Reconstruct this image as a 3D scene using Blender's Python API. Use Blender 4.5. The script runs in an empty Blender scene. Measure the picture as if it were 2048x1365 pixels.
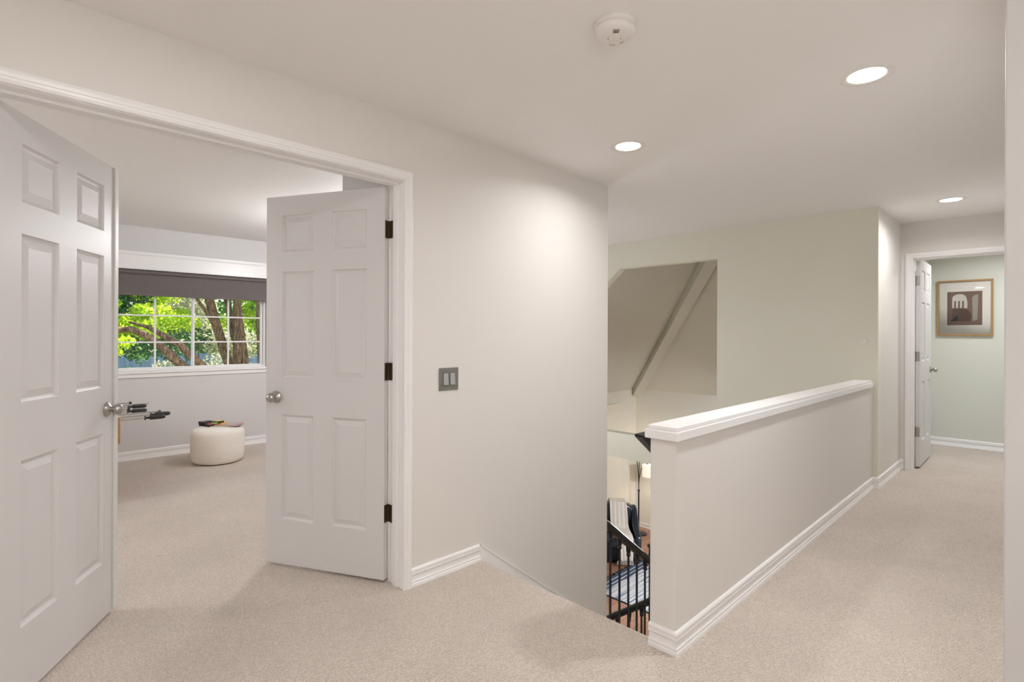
import bpy, bmesh, math, random
from mathutils import Matrix, Vector, noise

# ------------------------------------------------------------------ camera, world, sun, exposure
S = bpy.context.scene
COL = S.collection
cam_d = bpy.data.cameras.new('camera')
cam = bpy.data.objects.new('camera', cam_d)
COL.objects.link(cam)
YAW, ROLL = math.radians(45.15), math.radians(0.214)
cam_d.sensor_width = 36.0
cam_d.lens = 1069.5 / 2048 * 36
cam_d.shift_y = -11.5 / 2048
cam_d.clip_start = 0.02
cam_d.clip_end = 300
cam.matrix_world = (Matrix.Translation((0, 0, 1.30)) @ Matrix.Rotation(YAW, 4, 'Z')
                    @ Matrix.Rotation(math.pi / 2, 4, 'X') @ Matrix.Rotation(ROLL, 4, 'Z'))
S.camera = cam

w = bpy.data.worlds.new('world')
S.world = w
w.use_nodes = True
nt = w.node_tree
nt.nodes.clear()
sky = nt.nodes.new('ShaderNodeTexSky')
sky.sky_type = 'NISHITA'
sky.sun_disc = False
sky.sun_elevation = math.radians(48)
sky.sun_rotation = math.radians(-20)
bg = nt.nodes.new('ShaderNodeBackground')
bg.inputs['Strength'].default_value = 0.36
wo = nt.nodes.new('ShaderNodeOutputWorld')
nt.links.new(sky.outputs[0], bg.inputs[0])
nt.links.new(bg.outputs[0], wo.inputs[0])

sun_d = bpy.data.lights.new('sun', 'SUN')
sun_d.energy = 17.0
sun_d.color = (1, 0.95, 0.85)
sun_d.angle = math.radians(0.6)
sun = bpy.data.objects.new('sun', sun_d)
COL.objects.link(sun)
# light travels from (-X, +Y, +Z): behind the trees, almost along the window wall
sd = Vector((-0.42, 0.75, 0.95)).normalized()
sun.rotation_euler = sd.to_track_quat('Z', 'Y').to_euler()
sun.location = (-20, 20, 20)

S.view_settings.view_transform = 'Standard'
S.view_settings.look = 'None'
S.view_settings.gamma = 1.0
S.view_settings.use_curve_mapping = False
S.view_settings.exposure = 0.13
try:
    S.cycles.max_bounces = 12
    S.cycles.diffuse_bounces = 8
    S.cycles.transparent_max_bounces = 16
    S.cycles.use_denoising = True
    S.cycles.sample_clamp_indirect = 4.0
    S.cycles.caustics_reflective = False
    S.cycles.caustics_refractive = False
except Exception:
    pass

FILL_GLOBE = 30.0       # emission strength of the added fill globes
LAMP_W = 8.5      # watts of each recessed ceiling lamp
LAMP_C = (1.0, 1.0, 1.01)

# ------------------------------------------------------------------ geometry helpers
class MB:
    def __init__(s):
        s.v = []; s.f = []; s.mi = []
    def add(s, vs, fs, m=0):
        b = len(s.v)
        s.v += [tuple(p) for p in vs]
        s.f += [tuple(b + i for i in q) for q in fs]
        s.mi += [m] * len(fs)
        return s
    def box(s, x0, x1, y0, y1, z0, z1, M=None, m=0):
        vs = [Vector((x, y, z)) for z in (z0, z1) for y in (y0, y1) for x in (x0, x1)]
        if M is not None: vs = [M @ p for p in vs]
        return s.add(vs, [(0, 2, 3, 1), (4, 5, 7, 6), (0, 1, 5, 4), (2, 6, 7, 3), (0, 4, 6, 2), (1, 3, 7, 5)], m)
    def prism(s, poly, a0, a1, axis='z', m=0):
        def P(u, v, t):
            return {'z': (u, v, t), 'x': (t, u, v), 'y': (u, t, v)}[axis]
        n = len(poly)
        vs = [P(u, v, a0) for u, v in poly] + [P(u, v, a1) for u, v in poly]
        fs = [tuple(range(n))[::-1], tuple(range(n, 2 * n))] + [(i, (i + 1) % n, n + (i + 1) % n, n + i) for i in range(n)]
        return s.add(vs, fs, m)
    def tube(s, pts, r, n=12, caps=True, m=0):
        pts = [Vector(p) for p in pts]
        if not hasattr(r, '__len__'): r = [r] * len(pts)
        b = len(s.v)
        up = None
        for i, p in enumerate(pts):
            d = (pts[min(i + 1, len(pts) - 1)] - pts[max(i - 1, 0)]).normalized()
            if up is None:
                up = Vector((0, 0, 1)) if abs(d.z) < .9 else Vector((1, 0, 0))
            a = d.cross(up).normalized(); c = a.cross(d).normalized(); up = c
            for k in range(n):
                t = 2 * math.pi * k / n
                s.v.append(tuple(p + (a * math.cos(t) + c * math.sin(t)) * r[i]))
        for i in range(len(pts) - 1):
            for k in range(n):
                k2 = (k + 1) % n
                s.f.append((b + i * n + k, b + i * n + k2, b + (i + 1) * n + k2, b + (i + 1) * n + k)); s.mi.append(m)
        if caps:
            s.f.append(tuple(b + k for k in range(n))[::-1]); s.mi.append(m)
            s.f.append(tuple(b + (len(pts) - 1) * n + k for k in range(n))); s.mi.append(m)
        return s
    def lathe(s, prof, n=32, M=None, m=0, caps=True):
        """prof: (radius, height) along local z"""
        b = len(s.v)
        for r, z in prof:
            for k in range(n):
                t = 2 * math.pi * k / n
                p = Vector((r * math.cos(t), r * math.sin(t), z))
                s.v.append(tuple(M @ p if M is not None else p))
        for i in range(len(prof) - 1):
            for k in range(n):
                k2 = (k + 1) % n
                s.f.append((b + i * n + k, b + i * n + k2, b + (i + 1) * n + k2, b + (i + 1) * n + k)); s.mi.append(m)
        if caps:
            s.f.append(tuple(b + k for k in range(n))[::-1]); s.mi.append(m)
            s.f.append(tuple(b + (len(prof) - 1) * n + k for k in range(n))); s.mi.append(m)
        return s
    def sweep(s, path, prof, mp, closed=False, m=0, caps=True):
        """2D path with mitred corners; prof = (offset to the left of travel, height); mp(u, v, h) -> 3D"""
        n = len(path); P = [Vector(p) for p in path]
        b = len(s.v); k = len(prof)
        for i in range(n):
            if closed:
                d0 = (P[i] - P[i - 1]).normalized(); d1 = (P[(i + 1) % n] - P[i]).normalized()
            else:
                d1 = (P[i + 1] - P[i]).normalized() if i < n - 1 else (P[i] - P[i - 1]).normalized()
                d0 = (P[i] - P[i - 1]).normalized() if i > 0 else d1
            n0 = Vector((-d0.y, d0.x)); n1 = Vector((-d1.y, d1.x))
            mv = (n0 + n1); mv = mv / max(1e-6, mv.dot(n0))
            for o, hh in prof:
                q = P[i] + mv * o
                s.v.append(tuple(mp(q.x, q.y, hh)))
        for i in range(n if closed else n - 1):
            j = (i + 1) % n
            for t in range(k):
                t2 = (t + 1) % k
                s.f.append((b + i * k + t, b + i * k + t2, b + j * k + t2, b + j * k + t)); s.mi.append(m)
        if caps and not closed:
            s.f.append(tuple(b + t for t in range(k))[::-1]); s.mi.append(m)
            s.f.append(tuple(b + (n - 1) * k + t for t in range(k))); s.mi.append(m)
        return s
    def build(s, name, mat, parent=None, smooth=False, bevel=0, seg=2, M=None, weld=True):
        me = bpy.data.meshes.new(name)
        me.from_pydata([tuple(p) for p in s.v], [], s.f)
        mats = mat if isinstance(mat, (list, tuple)) else [mat]
        for x in mats: me.materials.append(x)
        if len(mats) > 1:
            me.polygons.foreach_set('material_index', s.mi)
        bm = bmesh.new(); bm.from_mesh(me)
        bmesh.ops.recalc_face_normals(bm, faces=bm.faces)
        bm.to_mesh(me); bm.free()
        if smooth:
            me.polygons.foreach_set('use_smooth', [True] * len(me.polygons))
            try: me.set_sharp_from_angle(angle=math.radians(38))
            except Exception: pass
        o = bpy.data.objects.new(name, me)
        COL.objects.link(o)
        if M is not None: o.matrix_world = M
        if parent is not None:
            o.parent = parent
        if bevel:
            md = o.modifiers.new('bevel', 'BEVEL'); md.width = bevel; md.segments = seg
            md.limit_method = 'ANGLE'; md.angle_limit = math.radians(40)
        return o

def tag(o, label=None, cat=None, group=None, kind=None):
    if label: o['label'] = label
    if cat: o['category'] = cat
    if group: o['group'] = group
    if kind: o['kind'] = kind
    return o

def thing(name, loc, rz, label, cat, group=None, kind=None, M=None):
    o = bpy.data.objects.new(name, None)
    o.empty_display_size = 0.05
    COL.objects.link(o)
    if M is not None: o.matrix_world = M
    else:
        o.location = loc; o.rotation_euler = (0, 0, rz)
    return tag(o, label, cat, group, kind)

def copy_tree(o, parent=None):
    c = o.copy(); COL.objects.link(c)
    if parent is not None: c.parent = parent
    for ch in list(o.children): copy_tree(ch, c)
    return c

# ------------------------------------------------------------------ materials
def mat(name, col, rough=.5, metal=0, spec=.5):
    m = bpy.data.materials.new(name); m.use_nodes = True
    b = m.node_tree.nodes['Principled BSDF']
    b.inputs['Base Color'].default_value = (*col, 1)
    b.inputs['Roughness'].default_value = rough
    b.inputs['Metallic'].default_value = metal
    b.inputs['Specular IOR Level'].default_value = spec
    return m
def N(m, t): return m.node_tree.nodes.new(t)
def L(m, a, b): m.node_tree.links.new(a, b)
def P(m): return m.node_tree.nodes['Principled BSDF']
def coords(m, scale=(1, 1, 1), kind='Object', rot=(0, 0, 0)):
    tc = N(m, 'ShaderNodeTexCoord'); mp = N(m, 'ShaderNodeMapping')
    mp.inputs['Scale'].default_value = scale; mp.inputs['Rotation'].default_value = rot
    L(m, tc.outputs[kind], mp.inputs[0]); return mp.outputs[0]
def noise_tex(m, vec, scale, detail=3, rough=.5):
    n = N(m, 'ShaderNodeTexNoise'); n.inputs['Scale'].default_value = scale
    n.inputs['Detail'].default_value = detail; n.inputs['Roughness'].default_value = rough
    L(m, vec, n.inputs['Vector']); return n.outputs['Fac']
def ramp(m, fac, stops):
    r = N(m, 'ShaderNodeValToRGB'); e = r.color_ramp.elements
    while len(e) < len(stops): e.new(.5)
    for i, (p, c) in enumerate(stops):
        e[i].position = p; e[i].color = (*c, 1)
    L(m, fac, r.inputs[0]); return r.outputs[0]
def bump(m, hgt, strength=.2, dist=.002, nrm=None):
    b = N(m, 'ShaderNodeBump'); b.inputs['Strength'].default_value = strength
    b.inputs['Distance'].default_value = dist; L(m, hgt, b.inputs['Height'])
    if nrm is not None: L(m, nrm, b.inputs['Normal'])
    L(m, b.outputs[0], P(m).inputs['Normal']); return b.outputs[0]
def math_node(m, op, a, b=None, v=None):
    n = N(m, 'ShaderNodeMath'); n.operation = op
    L(m, a, n.inputs[0])
    if b is not None: L(m, b, n.inputs[1])
    elif v is not None: n.inputs[1].default_value = v
    return n.outputs[0]

def paint(name, col, rough=.55, bs=.10, scale=260):
    m = mat(name, col, rough, spec=.35)
    v = coords(m)
    n = noise_tex(m, v, scale, 2)
    bump(m, n, bs, .001)
    big = noise_tex(m, v, 1.3, 2)
    c = ramp(m, big, [(.3, tuple(x * .985 for x in col)), (.7, col)])
    L(m, c, P(m).inputs['Base Color'])
    return m
M_wall = paint('wall_paint_warm_white', (.75, .722, .686))
M_ceil = paint('ceiling_paint', (.87, .85, .835), .7, .18, 180)
M_cream = paint('wall_paint_cream_green', (.78, .77, .665))
M_cream_dim = paint('cream_paint_shaded', (.64, .64, .56))  # same cream paint, darkened to stand in for shade on the vault
M_cream_bright = paint('cream_paint_lit', (.84, .835, .775))  # same cream paint, lightened to stand in for light on the lower walls
M_sage = paint('wall_paint_sage', (.66, .67, .605))
M_bed = paint('bedroom_wall_paint', (.65, .636, .627))
M_trim = mat('trim_semigloss_white', (.87, .86, .855), .32, spec=.45)
M_door = mat('door_paint_white', (.68, .665, .66), .38, spec=.45)
v = coords(M_door, (60, 60, 3)); bump(M_door, noise_tex(M_door, v, 6, 4, .6), .12, .0012)
M_strip = mat('door_edge_strip_paint', (.72, .73, .70), .4)

def make_carpet():
    m = mat('cut_loop_carpet', (.58, .49, .41), .95, spec=.1)
    v = coords(m, (1, 1, 1), rot=(0, 0, math.radians(18)))
    # distorted coordinates
    vo = N(m, 'ShaderNodeTexVoronoi'); vo.inputs['Scale'].default_value = 150
    mp = N(m, 'ShaderNodeMapping'); mp.inputs['Scale'].default_value = (1, .8, 1)
    L(m, v, mp.inputs[0]); L(m, mp.outputs[0], vo.inputs['Vector'])
    wv = N(m, 'ShaderNodeTexWave'); wv.inputs['Scale'].default_value = 26
    wv.inputs['Distortion'].default_value = 1.6; wv.inputs['Detail'].default_value = 2
    wv.inputs['Detail Scale'].default_value = 6
    L(m, v, wv.inputs['Vector'])
    h = math_node(m, 'SUBTRACT', math_node(m, 'MULTIPLY', wv.outputs['Fac'], v=.45), math_node(m, 'MULTIPLY', vo.outputs['Distance'], v=.9))
    bump(m, h, .75, .006)
    nf = noise_tex(m, v, 230, 3, .7)
    c1 = ramp(m, nf, [(.30, (.50, .43, .37)), (.42, (.73, .645, .565)), (.72, (.82, .735, .655))])
    big = noise_tex(m, v, 2.2, 3)
    c2 = ramp(m, big, [(.35, (.93, .93, .93)), (.65, (1, 1, 1))])
    mx = N(m, 'ShaderNodeMix'); mx.data_type = 'RGBA'; mx.blend_type = 'MULTIPLY'
    mx.inputs[0].default_value = 1
    L(m, c1, mx.inputs[6]); L(m, c2, mx.inputs[7])
    mx2 = N(m, 'ShaderNodeMix'); mx2.data_type = 'RGBA'; mx2.blend_type = 'MULTIPLY'; mx2.inputs[0].default_value = .6
    cell = ramp(m, vo.outputs['Distance'], [(.15, (1.0, 1.0, 1.0)), (.65, (.62, .6, .58))])
    L(m, mx.outputs[2], mx2.inputs[6]); L(m, cell, mx2.inputs[7])
    L(m, mx2.outputs[2], P(m).inputs['Base Color'])
    P(m).inputs['Sheen Weight'].default_value = .15
    return m
M_carpet = make_carpet()

M_black = mat('black_satin_metal', (.012, .011, .010), .32, spec=.5)
M_nickel = mat('satin_nickel', (.46, .44, .41), .27, 1)
v = coords(M_nickel, (1, 1, 40)); bump(M_nickel, noise_tex(M_nickel, v, 80, 2), .05, .0005)
M_bronze = mat('aged_brass_hinge', (.17, .125, .07), .45, .9)
M_pin = mat('hinge_pin_metal', (.55, .47, .38), .35, .9)
M_pewter = mat('switch_plate_pewter', (.24, .23, .205), .42, .6)
M_rocker = mat('switch_rocker_grey', (.36, .37, .37), .35)
M_dark = mat('dark_slot', (.02, .018, .016), .6)
M_plastic = mat('white_plastic', (.80, .77, .73), .4)
M_print = mat('grey_print', (.38, .35, .33), .6)
M_chrome = mat('rod_steel', (.62, .62, .62), .2, 1)
M_grip = mat('rubber_grip_black', (.015, .013, .012), .5)
M_rosew = mat('wood_honey', (.42, .21, .07), .4)
v = coords(M_rosew, (3, 3, 30)); c = ramp(M_rosew, noise_tex(M_rosew, v, 4, 4, .6), [(.3, (.36, .165, .05)), (.7, (.52, .28, .10))]); L(M_rosew, c, P(M_rosew).inputs['Base Color'])
M_field = mat('green_felt_field', (.03, .16, .05), .8)

def emis(name, col, st):
    m = mat(name, (1, 1, 1), .5)
    P(m).inputs['Emission Color'].default_value = (*col, 1)
    P(m).inputs['Emission Strength'].default_value = st
    return m
M_lens = emis('lit_lamp_lens', (1, .96, .90), 9)

def glass(name, tint=(1, 1, 1)):
    m = bpy.data.materials.new(name); m.use_nodes = True
    nt = m.node_tree; nt.nodes.clear()
    o = nt.nodes.new('ShaderNodeOutputMaterial'); mx = nt.nodes.new('ShaderNodeMixShader')
    t = nt.nodes.new('ShaderNodeBsdfTransparent'); g = nt.nodes.new('ShaderNodeBsdfGlossy')
    g.inputs['Roughness'].default_value = .02; t.inputs['Color'].default_value = (*tint, 1)
    fr = nt.nodes.new('ShaderNodeFresnel'); fr.inputs['IOR'].default_value = 1.3
    nt.links.new(fr.outputs[0], mx.inputs[0]); nt.links.new(t.outputs[0], mx.inputs[1]); nt.links.new(g.outputs[0], mx.inputs[2])
    nt.links.new(mx.outputs[0], o.inputs[0]); return m
M_glass = glass('window_glass')

# ------------------------------------------------------------------ dimensions (metres)
XA0, XA = -2.45, -2.32          # wall with the double doors
YS = 3.312                      # its far end
CZ = 2.412                      # ceiling
YE, YE2 = 5.45, 5.57            # wall beyond the stairs
YD, YD2 = 6.43, 6.55            # wall with the far door
YF = 8.2                        # sage wall
XW = -6.65                      # outer wall
ZL = -3.02                      # lower floor
XH, XH2 = -1.19, -1.072         # half wall
XR = -0.09                      # corner of the near wall
XE = -1.035                     # hall left wall

def structure(o, label, cat): return tag(o, label, cat, kind='structure')

# floors
m = MB()
m.box(-6.65, XA0 - .0, -3, 3.2, -.10, 0)        # bedroom
m.box(XA0, 1.6, -3, 2.05, -.10, 0)
m.box(XH, 1.6, 2.05, YE, -.10, 0)
m.box(XE - .12, 1.6, YE, YD2, -.10, 0)
m.box(-2.3, 1.6, YD2, YF, -.10, 0)
structure(m.build('floor', M_carpet), 'beige looped carpet running through the landing, hall and both rooms', 'carpet')

def wood_floor():
    m = mat('red_brown_plank_floor', (.3, .15, .09), .22)
    v = coords(m)
    br = N(m, 'ShaderNodeTexBrick'); br.inputs['Scale'].default_value = 1
    br.inputs['Brick Width'].default_value = 1.1; br.inputs['Row Height'].default_value = .12
    br.inputs['Mortar Size'].default_value = .003
    br.inputs['Color1'].default_value = (.30, .15, .10, 1); br.inputs['Color2'].default_value = (.40, .215, .145, 1)
    br.inputs['Mortar'].default_value = (.12, .06, .04, 1)
    mp = N(m, 'ShaderNodeMapping'); mp.inputs['Rotation'].default_value = (0, 0, math.pi / 2)
    L(m, v, mp.inputs[0]); L(m, mp.outputs[0], br.inputs['Vector'])
    L(m, br.outputs['Color'], P(m).inputs['Base Color']); return m
M_wood = wood_floor()
m = MB(); m.box(XW, XH2, 2.05, 10.612, ZL - .1, ZL)
structure(m.build('floor', M_wood), 'red-brown wooden plank floor of the living room below the stairs', 'floor')

# ceilings
m = MB()
m.box(XW, 1.6, -3, YE, CZ, CZ + .10)
m.box(XE - .12, 1.6, YE, YF, CZ, CZ + .10)
m.box(-2.3, XE - .12, YD2, YF, CZ, CZ + .10)
structure(m.build('ceiling', M_ceil), 'flat white ceiling over landing, hall and bedroom', 'ceiling')
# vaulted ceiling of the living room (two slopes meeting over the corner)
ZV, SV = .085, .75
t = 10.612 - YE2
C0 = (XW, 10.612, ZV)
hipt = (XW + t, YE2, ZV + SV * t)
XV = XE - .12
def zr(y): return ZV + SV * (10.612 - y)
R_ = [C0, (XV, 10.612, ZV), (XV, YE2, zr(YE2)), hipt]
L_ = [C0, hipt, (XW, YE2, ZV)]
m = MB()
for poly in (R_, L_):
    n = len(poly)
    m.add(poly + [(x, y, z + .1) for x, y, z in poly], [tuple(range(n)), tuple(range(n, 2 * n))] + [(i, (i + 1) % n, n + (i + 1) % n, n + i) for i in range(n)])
structure(m.build('ceiling', M_cream_dim), 'steep sloping cream ceiling seen through the opening above the stairs', 'ceiling')

# wall_left : double door wall
DO0, DO1, DOZ = -.02, 1.55, 2.105
m = MB()
m.box(XA0, XA, -3, DO0, 0, CZ).box(XA0, XA, DO1, YS, 0, CZ).box(XA0, XA, DO0, DO1, DOZ, CZ)
m.box(XA0, XA, 2.05, YS, ZL, 0)
structure(m.build('wall_left', M_wall), 'warm white wall holding the open double doors and the light switch', 'wall')
# bedroom walls
m = MB()
m.box(XW, XA0, 3.2, YS, ZL, CZ)
m.box(-3.15, XA0, 1.62, 3.2, 0, CZ)
m.box(XW, XA0, -3.1, -3, 0, CZ)
structure(m.build('wall_bedroom', M_bed), 'pale bedroom walls behind the right-hand door leaf', 'wall')
# outer wall with bedroom window and added living room window
WY0, WY1, WZ0, WZ1 = .92, 2.45, .91, 1.97
LY0, LY1, LZ0, LZ1 = 5.9, 9.98, -2.95, -.17
m = MB()
m.box(XW - .16, XW, -3.1, WY0, ZL, 2.5).box(XW - .16, XW, WY1, YS, ZL, 2.5)
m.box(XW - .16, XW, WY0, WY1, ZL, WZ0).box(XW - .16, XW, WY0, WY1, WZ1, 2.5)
structure(m.build('wall_window', M_bed), 'pale bedroom wall with the wide gridded window', 'wall')
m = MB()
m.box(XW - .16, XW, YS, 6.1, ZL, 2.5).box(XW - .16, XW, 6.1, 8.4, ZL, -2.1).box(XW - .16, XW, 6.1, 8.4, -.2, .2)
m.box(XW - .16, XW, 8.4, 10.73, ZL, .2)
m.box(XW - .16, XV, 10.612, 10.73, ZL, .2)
structure(m.build('wall_living', M_cream_bright), 'cream lower living room walls meeting in the far corner behind the armchair', 'wall')
# end wall beyond the stairs
OXL, OXR = -4.3, -2.446
m = MB()
m.box(OXR, XE, YE, YE2, ZL, 4.25)
m.box(XW, OXR, YE, YE2, 2.108, 4.25)
m.box(XW, OXR, YE, YE2, -.168, .128)
m.box(XW, OXL, YE, YE2, .128, 2.108)
m.prism([(OXL, 2.108), (OXL, 1.54), (-3.644, 2.108)], YE, YE2, 'y')
m.box(XW, -5.9, YE, YE2, ZL, -.168)
structure(m.build('wall_back', M_cream), 'cream wall across the stairs with a large cut-out opening', 'wall')
# hall walls
m = MB()
m.box(XE - .12, XE, YE2, YD2, -.3, CZ)
m.box(XE - .12, XE, YE2, 10.7, ZL, -.3).box(XE - .12, XE, YD2, 10.7, -.3, CZ).box(XE - .12, XE, YE2, 10.7, CZ, 4.25)
structure(m.build('wall_hall', M_wall), 'narrow warm white hall wall between cream wall and far doorway', 'wall')
FX0, FX1, FZ = -.955, -.165, 2.075
m = MB()
m.box(XE, FX0, YD, YD2, 0, CZ).box(FX1, XR + .1, YD, YD2, 0, CZ).box(FX0, FX1, YD, YD2, FZ, CZ)
structure(m.build('wall_end', M_wall), 'warm white end wall of the hall around the far doorway', 'wall')
m = MB()
m.box(-2.3, 1.6, YF, YF + .1, 0, CZ).box(-2.4, -2.3, YD2, YF, 0, CZ).box(.6, .7, YD2, YF, 0, CZ)
m.box(-2.3, XE - .12, YD2 - .02, YD2, 0, CZ)
structure(m.build('wall_far', M_sage), 'sage green wall of the far room carrying the framed print', 'wall')
# near wall on the right + hall right wall
m = MB()
m.prism([(XR + .004, 2.036), (1.6, 2.036), (1.6, 2.16), (XR + .12, 2.16), (XR + .12, YD), (XR, YD), (XR, 2.042), (XR + .001, 2.038)], 0, CZ, 'z')
o = structure(m.build('wall_right', M_bed, bevel=.004), 'pale wall corner close by, filling the right edge of the view', 'wall')
m = MB()
m.box(1.6, 1.7, -3.1, 2.16, 0, CZ).box(XA0, 1.7, -3.1, -3, 0, CZ)
structure(m.build('wall_near', M_wall), 'warm white landing walls on the viewer side', 'wall')
# under the landing
m = MB()
m.box(XA0, XH2, 1.95, 2.05, ZL, -.10)
structure(m.build('wall_understair', M_cream), 'cream wall below the landing edge', 'wall')

# half wall + cap + skirting
m = MB()
m.box(XH, XH2, 2.012, YE, ZL, .875)
hw = structure(m.build('wall_half', M_wall, bevel=.003), 'warm white half-height wall guarding the open staircase', 'wall')
m = MB()
m.box(XH - .012, XH2 + .02, 1.985, 5.37, .872, .909)
m.box(XH - .002, XH2 + .011, 1.997, 5.36, .909, .927)
m.build('cap', M_trim, hw, bevel=.0025)['label'] = 'glossy white stepped wooden cap'

# ------------------------------------------------------------------ baseboards
BP = [(0, 0), (.017, 0), (.017, .013), (.015, .017), (.012, .019), (.0135, .023), (.0125, .028), (.009, .031),
      (.008, .034), (.008, .056), (.012, .059), (.0135, .064), (.0115, .068), (.0125, .073), (.0115, .080), (.0125, .084), (.009, .091), (.004, .094), (0, .094)]
flat = lambda x, y, z: (x, y, z)
def base(name, path, label, flip=False, mt=M_trim, z0=0.0):
    pr = [(-o, z + z0) for o, z in BP] if flip else [(o, z + z0) for o, z in BP]
    m = MB().sweep(path, pr, flat)
    return structure(m.build(name, mt, smooth=True), label, 'baseboard')
# offset is to the LEFT of travel
base('baseboard_left', [(XA, 2.05), (XA, 1.573)], 'white moulded baseboard between the right door casing and the stairs')
base('baseboard_near', [(XA, -.045), (XA, -3.0), (1.6, -3.0), (1.6, 2.036), (XR - .0, 2.036)], 'white baseboard round the near landing')
base('baseboard_half', [(XH + .0, 2.012), (XH2, 2.012), (XH2, YE), (XE, YE), (XE, YD), (-1.006, YD)], 'white moulded baseboard wrapping the half wall and the hall', flip=True)
base('baseboard_bedroom', [(XA0, -3), (XW, -3), (XW, 3.2), (-3.15, 3.2), (-3.15, 1.62), (XA0, 1.62)], 'white moulded baseboard of the bedroom under the window', flip=True)
base('baseboard_right', [(XR, YD), (XR, 2.045)], 'white baseboard along the right side of the hall', flip=True)
base('baseboard_far', [(-2.3, YD2), (-2.3, YF), (.6, YF)], 'white baseboard below the sage green wall', flip=True)
base('baseboard_living', [(XW, 5.6), (XW, 10.612), (XV, 10.612)], 'white baseboard in the lower living room corner', flip=True, z0=ZL)
# stair skirt on the door wall
m = MB()
m.prism([(2.045, .094), (2.045, -.12), (2.3, -.40), (YS, -1.16), (YS, -.862), (2.17, -.0)], XA, XA + .014, 'x')
m.prism([(2.045, .096), (2.045, .088), (2.17, -.006), (YS, -.868), (YS, -.858), (2.17, .002)], XA, XA + .018, 'x')
structure(m.build('trim_1', M_trim), 'white sloping skirt board following the stairs down', 'stair trim')

# ------------------------------------------------------------------ door casings and jambs
CP = [(0, 0), (0, .010), (.003, .013), (.006, .011), (.009, .010), (.011, .013), (.020, .014), (.022, .017), (.034, .019), (.037, .016), (.041, .018), (.046, .016), (.046, 0)]
def casing(name, y0, y1, zt, plane, label, axis='x', side=1):
    """around an opening: path up, across, down; offset outward"""
    if axis == 'x': mp = lambda u, v, hh: (plane + side * hh, u, v)
    else: mp = lambda u, v, hh: (u, plane + side * hh, v)
    path = [(y0, 0), (y0, zt), (y1, zt), (y1, 0)]
    m = MB().sweep(path, CP, mp)
    return structure(m.build(name, M_trim, smooth=True), label, 'door casing')
casing('trim_2', -.004, 1.527, 2.086, XA, 'white moulded casing framing the double doorway')
casing('trim_3', -.004, 1.527, 2.086, XA0, 'white casing on the bedroom side of the double doorway', side=-1)
casing('trim_4', -.951, -.16, 2.085 - .022, YD, 'white moulded casing around the far doorway', 'y', -1)
m = MB()
m.box(XA0, XA, DO0, 0, 0, 2.105).box(XA0, XA, 1.53, DO1, 0, 2.105).box(XA0, XA, 0, 1.53, 2.083, 2.105)
m.box(XA0 + .045, XA0 + .085, 0, .011, 0, 2.083).box(XA0 + .045, XA0 + .085, 1.519, 1.53, 0, 2.083).box(XA0 + .045, XA0 + .085, .011, 1.519, 2.072, 2.083)
structure(m.build('trim_5', M_trim, bevel=.0015), 'white jamb lining with stop inside the double doorway', 'door jamb')
m = MB()
m.box(FX0, FX0 + .018, YD, YD2, 0, FZ).box(FX1 - .018, FX1, YD, YD2, 0, FZ).box(FX0 + .018, FX1 - .018, YD, YD2, FZ - .018, FZ)
m.box(FX0 + .018, FX0 + .024, YD + .035, YD + .075, 0, FZ - .018).box(FX0 + .024, FX1 - .018, YD + .035, YD + .075, FZ - .03, FZ - .018)
structure(m.build('trim_6', M_trim, bevel=.0015), 'white jamb lining of the far doorway', 'door jamb')

# ------------------------------------------------------------------ six-panel door leaf (x = distance from hinge, y = thickness, z up)
def leaf_mesh(W=.762, Z0=.018, Z1=2.072, TH=.035):
    m = MB()
    xs = [0, .108, .325, .443, .655, W]
    zs = [Z0, .265, .852, 1.055, 1.65, 1.762, 1.965, Z1]
    pan = {(i, j) for i in (1, 3) for j in (1, 3, 5)}
    for side in (0, 1):
        yy = 0 if side == 0 else TH
        sg = 1 if side == 0 else -1
        for i in range(5):
            for j in range(7):
                x0, x1, z0, z1 = xs[i], xs[i + 1], zs[j], zs[j + 1]
                if (i, j) not in pan:
                    m.add([(x0, yy, z0), (x1, yy, z0), (x1, yy, z1), (x0, yy, z1)], [(0, 1, 2, 3)])
                else:
                    rings = [(0, 0), (.003, .006), (.009, .010), (.015, .012), (.043, .0035), (.046, .004)]
                    vs = []
                    for o, d in rings:
                        vs += [(x0 + o, yy + sg * d, z0 + o), (x1 - o, yy + sg * d, z0 + o), (x1 - o, yy + sg * d, z1 - o), (x0 + o, yy + sg * d, z1 - o)]
                    fs = []
                    for r in range(len(rings) - 1):
                        for k in range(4):
                            fs.append((4 * r + k, 4 * r + (k + 1) % 4, 4 * r + 4 + (k + 1) % 4, 4 * r + 4 + k))
                    r = len(rings) - 1
                    fs.append((4 * r, 4 * r + 1, 4 * r + 2, 4 * r + 3))
                    m.add(vs, fs)
    m.add([(0, 0, Z0), (0, TH, Z0), (0, TH, Z1), (0, 0, Z1)], [(0, 1, 2, 3)])
    m.add([(W, 0, Z0), (W, TH, Z0), (W, TH, Z1), (W, 0, Z1)], [(0, 1, 2, 3)])
    m.add([(0, 0, Z1), (W, 0, Z1), (W, TH, Z1), (0, TH, Z1)], [(0, 1, 2, 3)])
    m.add([(0, 0, Z0), (W, 0, Z0), (W, TH, Z0), (0, TH, Z0)], [(0, 1, 2, 3)])
    return m
def weld(o):
    bm = bmesh.new(); bm.from_mesh(o.data)
    bmesh.ops.remove_doubles(bm, verts=bm.verts, dist=1e-5)
    bmesh.ops.recalc_face_normals(bm, faces=bm.faces)
    bm.to_mesh(o.data); bm.free()

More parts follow.
